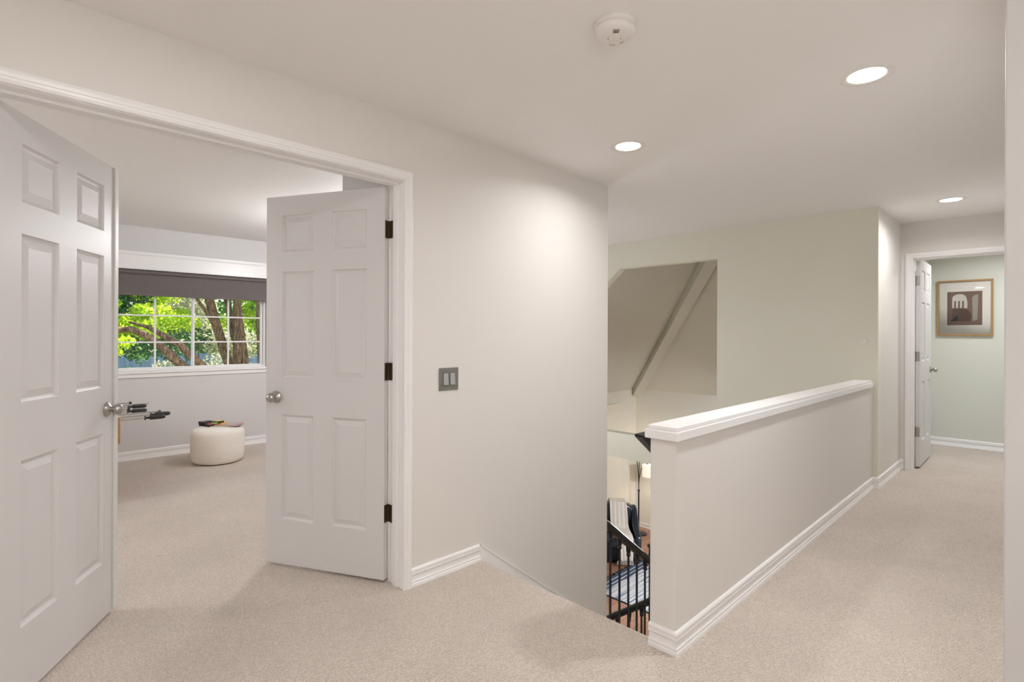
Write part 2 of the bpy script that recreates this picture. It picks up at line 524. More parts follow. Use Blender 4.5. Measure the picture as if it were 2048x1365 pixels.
def knob_pair(parent, x, z, TH, k=1.0):
    """knobs on both faces; local +y side and -y side"""
    prof_rose = [(.034 * k, 0), (.0345 * k, .003), (.032 * k, .007), (.017 * k, .016), (.013 * k, .019)]
    prof_knob = [(.012 * k, .014), (.011 * k, .019), (.0135 * k, .024), (.020 * k, .031), (.0252 * k, .039), (.0260 * k, .046), (.0235 * k, .054), (.0175 * k, .060), (.009 * k, .0635), (.002, .064)]
    out = []
    for side in (0, 1):
        Mx = Matrix.Translation((x, 0 if side == 0 else TH, z)) @ Matrix.Rotation(math.pi / 2 if side == 0 else -math.pi / 2, 4, 'X')
        m = MB(); m.lathe(prof_rose, 40, Mx)
        kb = m.build('knob', M_nickel, parent, smooth=True)
        m = MB(); m.lathe(prof_knob, 40, Mx); m.build('knob_ball', M_nickel, kb, smooth=True)
        if side == 0:
            m = MB()
            for dz in (-.02, .02):
                m.lathe([(.0032, .009), (.0032, .0145)], 12, Mx @ Matrix.Translation((dz * .5, dz * .85, 0)))
            m.build('screw_hole', M_dark, kb)
        out.append(kb)
    return out

def hinge(parent, z, TH, jamb_dir, mt=M_bronze, H=.092, pin=M_pin):
    """barrel at (0, TH); a leaf on the door edge and a leaf on the jamb (direction jamb_dir in local xy)"""
    hg = MB().box(-.0035, -.0005, .002, TH - .002, z - H / 2, z + H / 2)
    j = Vector(jamb_dir).normalized(); nrm = Vector((-j.y, j.x))
    a = Vector((-.006, TH + .004)) + nrm * .0045; p = [a + nrm * .001, a - nrm * .0015, a - nrm * .0015 + j * .036, a + nrm * .001 + j * .036]
    hg.prism([(q.x, q.y) for q in p], z - H / 2, z + H / 2, 'z')
    o = hg.build('hinge', mt, parent, bevel=.0006)
    MB().lathe([(.0045, z - H / 2 - .004), (.0048, z - H / 2), (.0048, z + H / 2), (.0045, z + H / 2 + .004)], 14,
               Matrix.Translation((-.005, TH + .003, 0))).build('hinge_pin', pin, o, smooth=True)
    return o

def door(name, hx, hy, dx, dy, mirror, label):
    """hx, hy: hall-face hinge corner; dx, dy: direction of the leaf; thickness goes to the left of it when mirror else right"""
    d = Vector((dx, dy)).normalized()
    tdir = Vector((-d.y, d.x)) if mirror else Vector((d.y, -d.x))
    M4 = Matrix(((d.x, tdir.x, 0, hx), (d.y, tdir.y, 0, hy), (0, 0, 1, 0), (0, 0, 0, 1)))
    m = leaf_mesh()
    m.v = [tuple(M4 @ Vector(p)) for p in m.v]
    root = m.build(name, M_door)
    weld(root)
    structure(root, label, 'door')
    return root, M4

def part_xf(parent, M4):
    """bake the door frame matrix into the freshly made children (and theirs)"""
    def rec(o):
        for v in o.data.vertices: v.co = M4 @ v.co
        if M4.determinant() < 0:
            o.data.flip_normals()
        for c in o.children: rec(c)
    for c in parent.children: rec(c)

# right leaf of the double door
root, M4 = door('door_1', -2.446, 1.495, -.8908, -.4546, False, 'right-hand leaf of the white double doors, six panels, beside the light switch wall')
jd = (M4.inverted().to_3x3() @ Vector((1, 0, 0)))
knob_pair(root, .692, .948, .035)
for z in (1.853, 1.107, .362): hinge(root, z, .035, (jd.x, jd.y))
part_xf(root, M4)
# left leaf
dL = Vector((-3.092 + 2.447, .452 - .045)).normalized()
root, M4 = door('door_2', -2.447, .045, dL.x, dL.y, True, 'left-hand leaf of the white double doors, nearest, cut by the left picture edge')
jd = (M4.inverted().to_3x3() @ Vector((1, 0, 0)))
knob_pair(root, .687, .955, .035)
for z in (1.853, 1.107, .362): hinge(root, z, .035, (jd.x, jd.y))
m = MB(); m.box(.738, .768, -.008, .0, .022, 2.071); m.box(.7625, .768, 0, .010, .022, 2.071)
ast = m.build('edge_strip', M_strip, root, bevel=.0015)
m = MB(); m.box(.7675, .7692, -.006, .004, .055, .085).box(.7675, .7692, -.006, .004, 2.0, 2.04)
m.build('flush_bolt', M_dark, ast)
part_xf(root, M4)
# far door
root, M4 = door('door_3', -.898, 6.556, -.012, 1, True, 'white six-panel door standing open into the sage green room')
jd = (M4.inverted().to_3x3() @ Vector((0, -1, 0)))
knob_pair(root, .70, .948, .035)
for z in (1.853, 1.107, .362): hinge(root, z, .035, (jd.x, jd.y), M_nickel, pin=M_nickel)
part_xf(root, M4)

# ------------------------------------------------------------------ recessed lights
def make_light(x, y, label, k=1.0, spread=158):
    r = thing('recessed_ceiling_light', (x, y, CZ), 0, label, 'ceiling light', 'recessed ceiling lights')
    m = MB(); m.lathe([(.070, .004), (.072, -.001), (.082, -.004), (.096, -.0045), (.100, -.002), (.100, .0)], 48, caps=False)
    m.build('trim_ring', M_plastic, r, smooth=True)
    m = MB(); m.lathe([(.0705, -.0012), (.0705, .0)], 48)
    m.build('lamp_lens', M_lens, r)
    ld = bpy.data.lights.new('downlight', 'AREA'); ld.shape = 'DISK'; ld.size = .135
    ld.energy = LAMP_W * k; ld.color = LAMP_C; ld.spread = math.radians(spread)
    lo = bpy.data.objects.new('downlight', ld); COL.objects.link(lo)
    lo.parent = r; lo.location = (0, 0, -.003)
    return r
make_light(-.552, 2.671, 'large-looking bright round ceiling light, nearest, above the hall carpet', 1.6)
make_light(-1.748, 2.694, 'bright round ceiling light over the stairs, nearest the end of the switch wall', .85)
make_light(-.567, 5.579, 'small-looking round ceiling light at the far end of the hall', 1.0)
hidden = [(-1.12, .42, 'landing ceiling light out of view near the double doors'),  # all entries after this one are added as unseen fill lights
          (.7, -.9, 'added fill ceiling light over the landing behind the viewer'),
          (-4.7, 2.75, 'added fill light on the bedroom ceiling, hidden by the right door leaf'),
          (-4.6, -1.2, 'added fill light on the bedroom ceiling, hidden by the left door leaf'),
          (-.3, 7.3, 'added fill ceiling light of the sage green room')]
for x, y, l in hidden: make_light(x, y, l, 1.7 if 'sage' in l else 1.0 if 'near the double' in l else 1.0, 180 if 'near the double' in l else 158)

# globe lamps added out of view to brighten walls and ceilings
def make_fill_globe(x, y, z, ztop, k, label, dome=False):
    r = thing('fill_globe', (x, y, z), 0, label, 'fill lamp', 'added fill globes')
    mt = emis('fill_globe_glow', (1, 1, 1.02), FILL_GLOBE * k)
    MB().lathe([(.14 * math.sin(math.pi * i / 12) + .002, -.14 * math.cos(math.pi * i / 12)) for i in range(13)], 20).build('globe', mt, r, smooth=True)
    if dome:  # added shade keeps this fill light off the vault
        MB().lathe([(.19 * math.cos(math.pi * i / 16), .19 * math.sin(math.pi * i / 16) - .03) for i in range(9)] + [(.185 * math.cos(math.pi * i / 16), .185 * math.sin(math.pi * i / 16) - .03) for i in range(8, -1, -1)], 28, caps=False).build('dome_shade', M_black, r, smooth=True)
    MB().tube([(0, 0, .14), (0, 0, ztop - z - .02)], .004, 8).build('cord', M_black, r)
    MB().lathe([(.055, ztop - z - .025), (.06, ztop - z)], 24).build('canopy', M_black, r)
make_fill_globe(.5, .2, 1.72, CZ, 1.2, 'added unseen fill globe over the landing just beside the viewer')
make_fill_globe(.9, -1.7, 1.9, CZ, .7, 'added unseen fill globe over the landing far behind the viewer')
make_fill_globe(-4.75, 2.62, 2.13, CZ, 2.1, 'added unseen fill globe in the bedroom behind the right door leaf')
make_fill_globe(-4.6, -1.5, 1.8, CZ, 1.7, 'added unseen fill globe in the bedroom behind the left door leaf')
make_fill_globe(-4.1, 4.2, .7, CZ, 1.35, 'added unseen fill globe above the void beside the stairs')
make_fill_globe(-3.0, 8.3, -.45, 1.6, 14.0, 'added unseen fill lamp with a dome, hanging in the living room behind the cream wall', True)

# ------------------------------------------------------------------ smoke detector
sx, sy = -1.10, 1.605
sd_ = thing('smoke_detector', (sx, sy, CZ), YAW + math.radians(178), 'round white smoke detector on the ceiling above the landing', 'smoke detector')
MB().lathe([(.074, 0), (.076, -.004), (.075, -.014), (.070, -.017)], 56).build('mounting_base', M_plastic, sd_, smooth=True)
body = MB().lathe([(.069, -.014), (.070, -.020), (.072, -.022), (.0715, -.030), (.068, -.037), (.060, -.042), (.045, -.0455), (.0225, -.047), (.0222, -.0462), (.0205, -.0462), (.020, -.048), (.004, -.0485)], 56).build('cover', M_plastic, sd_, smooth=True)
m = MB()
for i, (yy, hw_) in enumerate([(.047, .011), (.041, .0105), (.035, .009)]):
    zz = -.0445 - .0012 * i
    m.box(-hw_, hw_, yy - .0011, yy + .0011, zz - .0012, zz + .0006)
m.build('sound_slot', M_dark, sd_)
m = MB()
m.box(-.010, .008, -.052, -.049, -.0458, -.0440)
m.build('printed_bar', M_print, sd_); m = MB()
for q in [(-q_[1], -q_[0], q_[2], q_[3]) for q_ in [(.026, .030, -.038, -.0365), (.0268, .0274, -.038, -.028), (.0290, .0296, -.038, -.026), (.0325, .0335, -.037, -.025), (.0355, .0362, -.034, -.025), (.0335, .0360, -.026, -.0252)]]:
    m.box(q[0], q[1], q[2], q[3], -.0470, -.0455)
m.build('printed_mark', M_print, sd_)
for dx_ in (-.024, .022): MB().lathe([(.0013, -.0485), (.0013, -.0465)], 10, Matrix.Translation((dx_, -.004, 0))).build('indicator', M_dark, sd_)

# ------------------------------------------------------------------ light switch
sw = thing('light_switch', (XA, 1.818, 1.060), 0, 'grey metal double rocker light switch on the wall beside the doors', 'light switch')
MB().box(0, .006, -.0655, .0655, -.0615, .0615).build('plate', M_pewter, sw, bevel=.002)
for yy in (-.023, .023):
    m = MB(); m.box(.0055, .0075, yy - .0175, yy + .0175, -.034, .034)
    fr = m.build('rocker_frame', M_dark, sw)
    m = MB()
    m.prism([(.006, -.0325), (.0125, -.0325), (.0095, 0), (.008, .0325), (.006, .0325)], yy - .0163, yy + .0163, 'y')
    m.v = [(x, y, z) for x, y, z in m.v]
    m.build('rocker', M_rocker, sw, bevel=.0008)

# round cover on the cream wall
m = MB(); m.lathe([(.028, 0), (.028, .004), (.026, .007), (.015, .009), (.002, .0095)], 36, Matrix.Translation((-1.142, YE, 1.262)) @ Matrix.Rotation(math.pi / 2, 4, 'X'))
tag(m.build('round_wall_cover', M_plastic, smooth=True), 'small round white cover plate on the cream wall above the half wall', 'cover plate')

# ------------------------------------------------------------------ framed print
px0, px1, pz0, pz1 = -.957, -.452, 1.312, 1.968
W_, H_ = px1 - px0, pz1 - pz0
fr = thing('framed_print', ((px0 + px1) / 2, YF, pz0), 0, 'abstract brown print in a thin wooden frame on the sage wall', 'picture')
M_oak = mat('oak_frame', (.36, .22, .085), .45)
M_mat = mat('picture_mount', (.84, .80, .72), .8)
m = MB().sweep([(-W_ / 2, 0), (W_ / 2, 0), (W_ / 2, H_), (-W_ / 2, H_)], [(0, 0), (0, .028), (.02, .028), (.02, 0)], lambda u, v, hh: (u, -hh, v), closed=True)
m.build('frame', M_oak, fr, bevel=.001)
MB().box(-W_ / 2 + .019, W_ / 2 - .019, -.014, -.002, .019, H_ - .019).build('mount', M_mat, fr)
def pic_mat(name, c): return mat(name, c, .75)
A = pic_mat('print_brown', (.20, .125, .095)); B = pic_mat('print_cream', (.66, .62, .54)); Cc = pic_mat('print_dark_brown', (.105, .055, .045)); D = pic_mat('print_black', (.012, .015, .013)); E_ = pic_mat('print_taupe', (.36, .32, .265))
ax0, ax1, az0, az1 = -.862 - (px0 + px1) / 2, -.547 - (px0 + px1) / 2, 1.439 - pz0, 1.834 - pz0
AW, AH = ax1 - ax0, az1 - az0
def q(u, v): return (ax0 + u * AW, az0 + v * AH)
art = MB().prism([q(0, 0), q(1, 0), q(1, 1), q(0, 1)], -.0150, -.0135, 'y')
def shape(pts, mi, lay): art.prism([q(*p) for p in pts], -.0150 - .0004 * lay, -.0150 - .0004 * (lay - 1), 'y', m=mi)
shape([(.145, .11), (.66, .11), (.69, .2), (.70, .28), (.68, .36), (.63, .42), (.56, .47), (.47, .49), (.145, .49)], 2, 1)
shape([(.115, .125), (.31, .125), (.31, .285), (.245, .285), (.245, .235), (.18, .235), (.18, .18), (.115, .17)], 3, 2)
# fork-like comb: arch and four tines
def arc(cx, cy, rx, ry, a0, a1, n=14): return [(cx + rx * math.cos(math.radians(a0 + (a1 - a0) * i / n)), cy + ry * math.sin(math.radians(a0 + (a1 - a0) * i / n))) for i in range(n + 1)]
shape([(.145, .78)] + arc(.36, .80, .215, .125, 180, 60) + [(.53, .86), (.57, .76), (.575, .72), (.145, .72)], 1, 1)
for u0, u1 in ((.145, .20), (.255, .315), (.37, .43)):
    shape([(u0, .79), (u0, .53)] + arc((u0 + u1) / 2, .53, (u1 - u0) / 2, .018, 180, 360, 8) + [(u1, .79)], 1, 1.5)
shape([(.485, .79), (.485, .53)] + arc(.535, .53, .05, .03, 180, 360, 8) + [(.585, .60), (.575, .72), (.56, .79)], 1, 1.5)
shape([(.715, .80), (.74, .84), (.80, .885), (.88, .905), (.885, .80), (.865, .16), (.745, .115), (.735, .13)], 4, 1)
art.build('artwork', [A, B, Cc, D, E_], fr)
MB().box(-W_ / 2 + .02, W_ / 2 - .02, -.0195, -.0185, .02, H_ - .02).build('glass', M_glass, fr)

# ------------------------------------------------------------------ bedroom window, shade
win = MB()
XG = XW - .09
fr0 = XW - .12
win.box(fr0, XW - .05, WY0, WY0 + .03, WZ0, WZ1).box(fr0, XW - .05, WY1 - .022, WY1, WZ0, WZ1).box(fr0, XW - .05, WY0 + .03, WY1 - .022, WZ0, WZ0 + .022).box(fr0, XW - .05, WY0 + .03, WY1 - .022, WZ1 - .03, WZ1)
wo_ = structure(win.build('window_1', M_trim, bevel=.002), 'wide white gridded bedroom window looking on sunlit trees', 'window')
def sash(y0, y1, x0, name):
    m = MB(); f = .022
    z0, z1 = WZ0 + .022, WZ1 - .03
    m.box(x0, x0 + .03, y0, y0 + f, z0, z1).box(x0, x0 + .03, y1 - f, y1, z0, z1).box(x0, x0 + .03, y0 + f, y1 - f, z0, z0 + f * .6).box(x0, x0 + .03, y0 + f, y1 - f, z1 - f, z1)
    s = m.build(name, M_trim, wo_, bevel=.0015)
    m = MB()
    yc = (y0 + y1) / 2
    m.box(x0 + .010, x0 + .020, yc - .009, yc + .009, z0 + f * .6, z1 - f)
    for zz in (1.497, 1.212, 1.782): m.box(x0 + .0105, x0 + .0195, y0 + f, y1 - f, zz - .008, zz + .008)
    m.build('muntin', M_trim, s)
    MB().box(x0 + .013, x0 + .016, y0 + f * .5, y1 - f * .5, z0 + .005, z1 - .01).build('glass_pane', M_glass, s)
sash(WY0 + .03, 1.692, XW - .085, 'sash')
sash(1.672, WY1 - .022, XW - .118, 'sash')
m = MB()
m.box(XW - .05, XW + .03, WY0 - .05, WY1 + .05, .888, .913).box(XW, XW + .014, WY0 - .03, WY1 + .03, .845, .888)
structure(m.build('trim_7', M_trim, bevel=.003), 'white window sill below the bedroom window', 'window sill')
m = MB()
m.box(XW, XW + .05, WY0 - .06, 3.2, 1.965, 2.125).box(XW, XW + .058, WY0 - .06, 3.2, 2.108, 2.118).box(XW, XW + .066, WY0 - .06, 3.2, 2.118, 2.145)
structure(m.build('trim_8', M_trim, bevel=.003), 'white header board above the grey window shade', 'window trim')
M_shade = mat('grey_woven_shade', (.125, .11, .105), .85)
v = coords(M_shade, (1, 4, 120)); c = ramp(M_shade, noise_tex(M_shade, v, 6, 3), [(.3, (.10, .088, .083)), (.7, (.148, .13, .123))]); L(M_shade, c, P(M_shade).inputs['Base Color'])
rs = thing('roller_shade', (XW, 1.66, 1.695), 0, 'grey woven shade pulled up at the top of the bedroom window', 'window shade')
MB().box(.012, .020, -.78, .80, .028, .27).build('fabric', M_shade, rs)
MB().box(.009, .024, -.78, .80, 0, .030).build('hem_bar', M_shade, rs, bevel=.003)
MB().tube([(.030, -.77, .243), (.030, .79, .243)], .020, 16).build('roller', M_shade, rs, smooth=True)

# ------------------------------------------------------------------ pouf and the things on it
M_pouf = mat('cream_boucle', (.90, .85, .77), .95, spec=.1)
v = coords(M_pouf, (1, 1, 6)); bump(M_pouf, noise_tex(M_pouf, v, 28, 4, .6), .6, .008)
PX, PY = -5.995, 1.728
prof = [(.20, .004), (.235, .008), (.256, .022), (.266, .045), (.274, .10), (.277, .17), (.276, .25), (.273, .295), (.264, .322), (.245, .338), (.215, .346), (.15, .351), (.05, .354), (.004, .354)]
pf = thing('round_pouf', (PX, PY, 0), 0, 'round cream textured pouf on the bedroom carpet below the window', 'pouf')
prof = [(r_ * .89, z_) for r_, z_ in prof]
m = MB(); m.lathe(prof, 64); m.build('upholstered_body', M_pouf, pf, smooth=True)
MB().lathe([(.17, 0), (.195, .0), (.195, .008), (.17, .008)], 48).build('base_ring', M_dark, pf)
def cbox(name, x, y, z, sx_, sy_, sz_, rz, mt, label, cat, group=None):
    Mx = Matrix.Translation((x, y, z)) @ Matrix.Rotation(rz, 4, 'Z')
    m = MB().box(-sx_ / 2, sx_ / 2, -sy_ / 2, sy_ / 2, 0, sz_)
    # coloured top panel + side stripe
    return m, Mx
M_bk = mat('game_box_black', (.012, .012, .015), .35)
M_gr = mat('lime_green', (.30, .55, .03), .4); M_rd = mat('crimson', (.55, .03, .05), .4); M_yl = mat('yellow_card', (.75, .62, .06), .4); M_bl = mat('blue_card', (.03, .20, .48), .4)
M_or = mat('orange_card', (.75, .32, .03), .4); M_gy = mat('slate_grey', (.10, .11, .13), .4); M_pg = mat('page_white', (.72, .70, .66), .7)
def game_box(x, y, z, sx_, sy_, sz_, rz, tops, label, trims):
    g = thing('small_game_box', None or (x, y, z), rz, label, 'box', 'small boxes on the pouf')
    MB().box(-sx_ / 2, sx_ / 2, -sy_ / 2, sy_ / 2, 0, sz_).build('carton', M_bk, g, bevel=.0015)
    for k, mt in enumerate(tops):
        a = -sy_ / 2 + sy_ * k / len(tops) + .003; b = -sy_ / 2 + sy_ * (k + 1) / len(tops) - .002
        MB().box(-sx_ / 2 + .004, sx_ / 2 - .003, a, b, sz_ - .0005, sz_ + .0008).build('coloured_panel', mt, g)
    if trims: MB().box(sx_ / 2 - .0006, sx_ / 2 + .0008, -sy_ / 2 + .01, sy_ / 2 - .006, .003, .009).build('coloured_stripe', trims, g)
PT = .353
game_box(-6.075, 1.700, PT, .085, .110, .026, .20, [M_rd, M_gr], 'small black box with red and green top, at the front on the pouf', M_or)
game_box(-6.165, 1.655, PT, .075, .085, .024, .50, [M_gy], 'small dark box on the pouf under another dark box', M_bl)
game_box(-6.165, 1.658, PT + .025, .078, .105, .020, .35, [M_gy, M_gy], 'small dark grey box, topmost of the stack on the pouf', M_gy)
game_box(-6.195, 1.790, PT, .075, .075, .030, .30, [M_yl], 'small black box with a yellow top, behind on the pouf', M_bl)
def magazine(x, y, z, a, b, th, rz, label, cols):
    g = thing('magazine', (x, y, z), rz, label, 'magazine', 'magazines on the pouf')
    MB().box(-a / 2 + .002, a / 2 - .002, -b / 2, b / 2 - .003, .001, th - .001).build('pages', M_pg, g)
    m = MB(); m.box(-a / 2, a / 2, -b / 2, b / 2, 0, .001).box(-a / 2, a / 2, -b / 2, b / 2, th - .001, th).box(-a / 2, a / 2, -b / 2 - .001, -b / 2, 0, th)
    cv = m.build('cover', cols[0], g)
    MB().box(-a / 2 + .01, a / 2 - .02, -b / 2 + .005, -b / 2 + b * .38, th, th + .0006).build('cover_picture', cols[1], cv)
    MB().box(-a / 2 + .03, a / 2 - .04, -b / 2 + b * .42, b / 2 - .03, th, th + .0006).build('cover_picture', cols[2], cv)
M_bg = mat('cover_salmon', (.50, .20, .12), .3); M_lb = mat('cover_pale_blue', (.35, .45, .55), .3)
magazine(-6.000, 1.835, PT, .17, .235, .008, -.62, 'thin magazine with dark edges lying under another on the pouf', [M_gy, M_gy, M_gy])
magazine(-5.995, 1.832, PT + .0085, .165, .23, .008, -.78, 'colourful orange and blue magazine lying on top on the pouf', [M_bg, M_or, M_lb])

# ------------------------------------------------------------------ foosball table
ft = thing('foosball_table', (-5.6, .38, 0), 0, 'wooden table football table with steel rods, half hidden by the left door leaf', 'game table')
X0, X1, Y0, Y1 = -.72, .67, -.36, .37
m = MB()
m.box(X0, X1, Y0, Y0 + .022, .47, .67).box(X0, X1, Y1 - .022, Y1, .47, .67).box(X0, X0 + .022, Y0 + .022, Y1 - .022, .47, .67).box(X1 - .022, X1, Y0 + .022, Y1 - .022, .47, .67)
m.build('cabinet', M_rosew, ft, bevel=.002)
m = MB(); m.sweep([(X0, Y0), (X1, Y0), (X1, Y1), (X0, Y1)], [(0, .67), (0, .675), (.026, .675), (.026, .67)], flat, closed=True)
m.build('top_edging', mat('pale_edging', (.62, .60, .40), .4), ft)
MB().box(X0 + .022, X1 - .022, Y0 + .022, Y1 - .022, .53, .545).build('playing_field', M_field, ft)
MB().box(X0 + .05, X1 - .005, Y0 + .05, Y1 - .035, .385, .47).build('lower_apron', M_rosew, ft, bevel=.002)
for sx_ in (X0 + .12, X1 - .18):
    for sy_ in (Y0 + .10, Y1 - .18):
        m = MB(); m.box(sx_, sx_ + .06, sy_, sy_ + .06, .0, .385)
        m.build('leg', M_rosew, ft, bevel=.004)
M_red = mat('player_red', (.5, .03, .03), .4)
for i in range(8):
    rx = .60 - .17 * i
    own = i in (0, 1, 3, 5)
    ext = [.165, .235, .33, .135, .17, .195, .385, .265][i]   # how far past the cabinet this end reaches
    y_end = Y1 + ext
    m = MB().tube([(rx, Y0 - (.16 if own else .10), .64), (rx, y_end + (0 if own else .0), .64)], .0068, 12)
    rod = m.build('rod', M_chrome, ft, smooth=True)
    if own:
        g = MB().lathe([(.008, 0), (.017, .001), (.018, .006), (.009, .009), (.0095, .03), (.0165, .036), (.018, .045), (.0175, .12), (.014, .135), (.007, .141)], 16,
                       Matrix.Translation((rx, y_end, .64)) @ Matrix.Rotation(-math.pi / 2, 4, 'X'))
        g.build('grip', M_grip, rod, smooth=True)
        MB().lathe([(.010, 0), (.010, .02)], 12, Matrix.Translation((rx, Y0 - .17, .64)) @ Matrix.Rotation(-math.pi / 2, 4, 'X')).build('end_cap', M_grip, rod)
    else:
        if i != 6:
            MB().lathe([(.011, -.006), (.012, .0), (.011, .014)], 14, Matrix.Translation((rx, y_end, .64)) @ Matrix.Rotation(-math.pi / 2, 4, 'X')).build('end_cap', M_grip, rod)
        g = MB().lathe([(.008, 0), (.017, .001), (.018, .006), (.009, .009), (.0095, .03), (.0165, .036), (.018, .045), (.0175, .12), (.014, .135), (.007, .141)], 16,
                       Matrix.Translation((rx, Y0 - .10, .64)) @ Matrix.Rotation(math.pi / 2, 4, 'X'))
        g.build('grip', M_grip, rod, smooth=True)
    k = 3 if i in (2, 3, 4, 5) else 2
    for j in range(k):
        m = MB()
        yy = (Y0 + Y1) / 2 + (j - (k - 1) / 2) * .2
        m.box(rx - .010, rx + .010, yy - .013, yy + .013, .560, .665)
        m.build('player_figure', M_red if own else M_bl, rod, bevel=.004)

# ------------------------------------------------------------------ stairs
RS, TR = 3.02 / 16, .2517
st = thing('staircase', (0, 0, 0), 0, 'carpeted stairs going down from the landing edge', 'stairs')
m = MB()
for i in range(1, 9):
    y0 = 2.05 + (i - 1) * TR
    m.box(XA + .016, XH - .002, y0 + .002, y0 + TR + .002, -RS * i - .19, -RS * i)
m.build('flight', M_carpet, st)
ya = 2.05 + 8 * TR
MB().box(OXR, XH - .002, ya + .002, YE - .002, -RS * 9 - .19, -RS * 9).build('half_landing', M_carpet, st)
m = MB()
for i in range(1, 7):
    x1 = OXR - (i - 1) * TR
    m.box(x1 - TR, x1, 4.14, 5.30, max(ZL, -RS * (9 + i) - .19), -RS * (9 + i))
m.build('flight', M_carpet, st)
m = MB(); m.box(XA0, XA, YS, ya + .04, ZL, -RS * 9 - .0)
# stepped curb under the first balustrade
m = MB()
m.prism([(YS, -.96 - .30), (YS, -.90), (ya + .05, -.90 - .75 * (ya + .05 - YS)), (ya + .05, -.90 - .75 * (ya + .05 - YS) - .36)], XA0, XA, 'x')
m.build('stringer', M_trim, st)
m = MB()
m.prism([(OXR, -1.70 - .10), (OXR, -1.66), (OXR - 1.55, -1.66 - .75 * 1.55), (OXR - 1.55, ZL)], 4.06, 4.14, 'y')
m.build('stringer', M_trim, st)

def hprof(r=.03): return [(r, -.022), (r, -.006), (r * .7, .004), (r * .9, .014), (r * .6, .026), (0, .03), (-r * .6, .026), (-r * .9, .014), (-r * .7, .004), (-r, -.006), (-r, -.022)]
def rail_sweep(path3, prof, name, parent):
    """profile (side, up) swept along a straight 3D line in a vertical plane"""
    a, b = Vector(path3[0]), Vector(path3[1])
    d = (b - a).normalized(); side = Vector((d.y, -d.x, 0)).normalized()
    m = MB(); n = len(prof)
    vs = [a + side * u + Vector((0, 0, v)) for u, v in prof] + [b + side * u + Vector((0, 0, v)) for u, v in prof]
    m.add(vs, [tuple(range(n))[::-1], tuple(range(n, 2 * n))] + [(i, (i + 1) % n, n + (i + 1) % n, n + i) for i in range(n)])
    return m.build(name, M_black, parent, bevel=.002)
HP = [(.020, -.062), (.020, -.046), (.026, -.040), (.031, -.026), (.031, -.006), (.022, .006), (-.022, .006), (-.031, -.006), (-.031, -.026), (-.026, -.040), (-.020, -.046), (-.020, -.062)]
def baluster(parent, x, y, ztop, zbot, wd=.0065, ang=0):
    m = MB()
    m.box(x - wd, x + wd, y - wd, y + wd, zbot, ztop)
    b = m.build('baluster', M_black, parent)
    m = MB(); Mx = Matrix.Translation((x, y, 0))
    m.lathe([(.010, ztop - .075), (.016, ztop - .068), (.017, ztop - .052), (.012, ztop - .046), (.016, ztop - .040), (.019, ztop - .030), (.019, ztop + .004)], 12, Mx)
    m.build('collar', M_black, b, smooth=True)
    MB().lathe([(.018, zbot), (.018, zbot + .02), (.010, zbot + .03)], 12, Mx).build('shoe', M_black, b, smooth=True)
    return b
def newel(parent, x, y, z0, z1, wd=.035):
    m = MB().box(x - wd, x + wd, y - wd, y + wd, z0, z1).box(x - wd * 1.25, x + wd * 1.25, y - wd * 1.25, y + wd * 1.25, z1, z1 + .025)
    m.build('newel_post', M_black, parent, bevel=.004)
XB = -2.385
r1 = thing('stair_railing', (XB, YS, -.9), 0, 'black stair railing falling away from the end of the switch wall, thin balusters', 'stair railing')
r1.location = (0, 0, 0)
zr1 = lambda y: -.130 - .742 * (y - 3.412)
rail_sweep([(XB, YS + .002, zr1(YS)), (XB, ya + .02, zr1(ya + .02))], HP, 'handrail', r1)
for k in range(6):
    y = 3.452 + .1255 * k
    if y > ya - .03: break
    baluster(r1, XB, y, zr1(y) - .058, -.90 - .75 * (y - YS) - .002)
newel(r1, XB, ya + .04, -RS * 9 - .02, zr1(ya) + .10)
r2 = thing('stair_railing', (0, 0, 0), 0, 'lower black stair railing seen behind the balusters, sloping down to the wooden floor', 'stair railing')
YB = 4.10
zr2 = lambda x: -.968 + .72 * (x + 2.433)
rail_sweep([(XB - .03, YB, zr2(XB - .03)), (-3.92, YB, zr2(-3.92))], HP, 'handrail', r2)
for k in range(11):
    x = -2.505 - .125 * k
    baluster(r2, x, YB, zr2(x) - .058, -1.66 + .75 * (x - OXR) - .002)
newel(r2, -3.96, YB, ZL, zr2(-3.96) + .09)
# wall handrail on the stair side of the half wall
r3 = thing('wall_handrail', (0, 0, 0), 0, 'black wall handrail whose blunt end shows under the half wall cap', 'handrail')
zr3 = lambda y: .868 - .72 * (y - 2.024)
XHR = -1.252
m = MB()
m.prism([(2.018, .874), (2.10, .874), (2.20, .81), (3.9, zr3(3.9) + .01), (3.9, zr3(3.9) - .045), (2.118, .792), (2.018, .862)], XHR - .022, XHR + .022, 'x')
m.build('handrail', M_black, r3, bevel=.006)
for y in (2.3, 3.1, 3.8):
    MB().tube([(XH, y, zr3(y) - .09), (XHR + .01, y, zr3(y) - .09), (XHR, y, zr3(y) - .02)], .006, 10).build('bracket', M_black, r3, smooth=True)

# ceiling beam along the hip
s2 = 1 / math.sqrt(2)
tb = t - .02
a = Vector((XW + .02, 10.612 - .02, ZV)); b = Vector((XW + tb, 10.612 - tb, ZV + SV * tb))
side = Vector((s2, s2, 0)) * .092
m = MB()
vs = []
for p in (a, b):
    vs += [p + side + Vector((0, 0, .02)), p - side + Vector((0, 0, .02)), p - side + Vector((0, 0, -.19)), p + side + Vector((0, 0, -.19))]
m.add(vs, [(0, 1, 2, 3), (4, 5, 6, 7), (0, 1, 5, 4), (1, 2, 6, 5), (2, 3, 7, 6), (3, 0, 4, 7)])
structure(m.build('trim_9', M_cream_dim, bevel=.003), 'cream beam running up the fold of the sloping ceiling', 'beam')

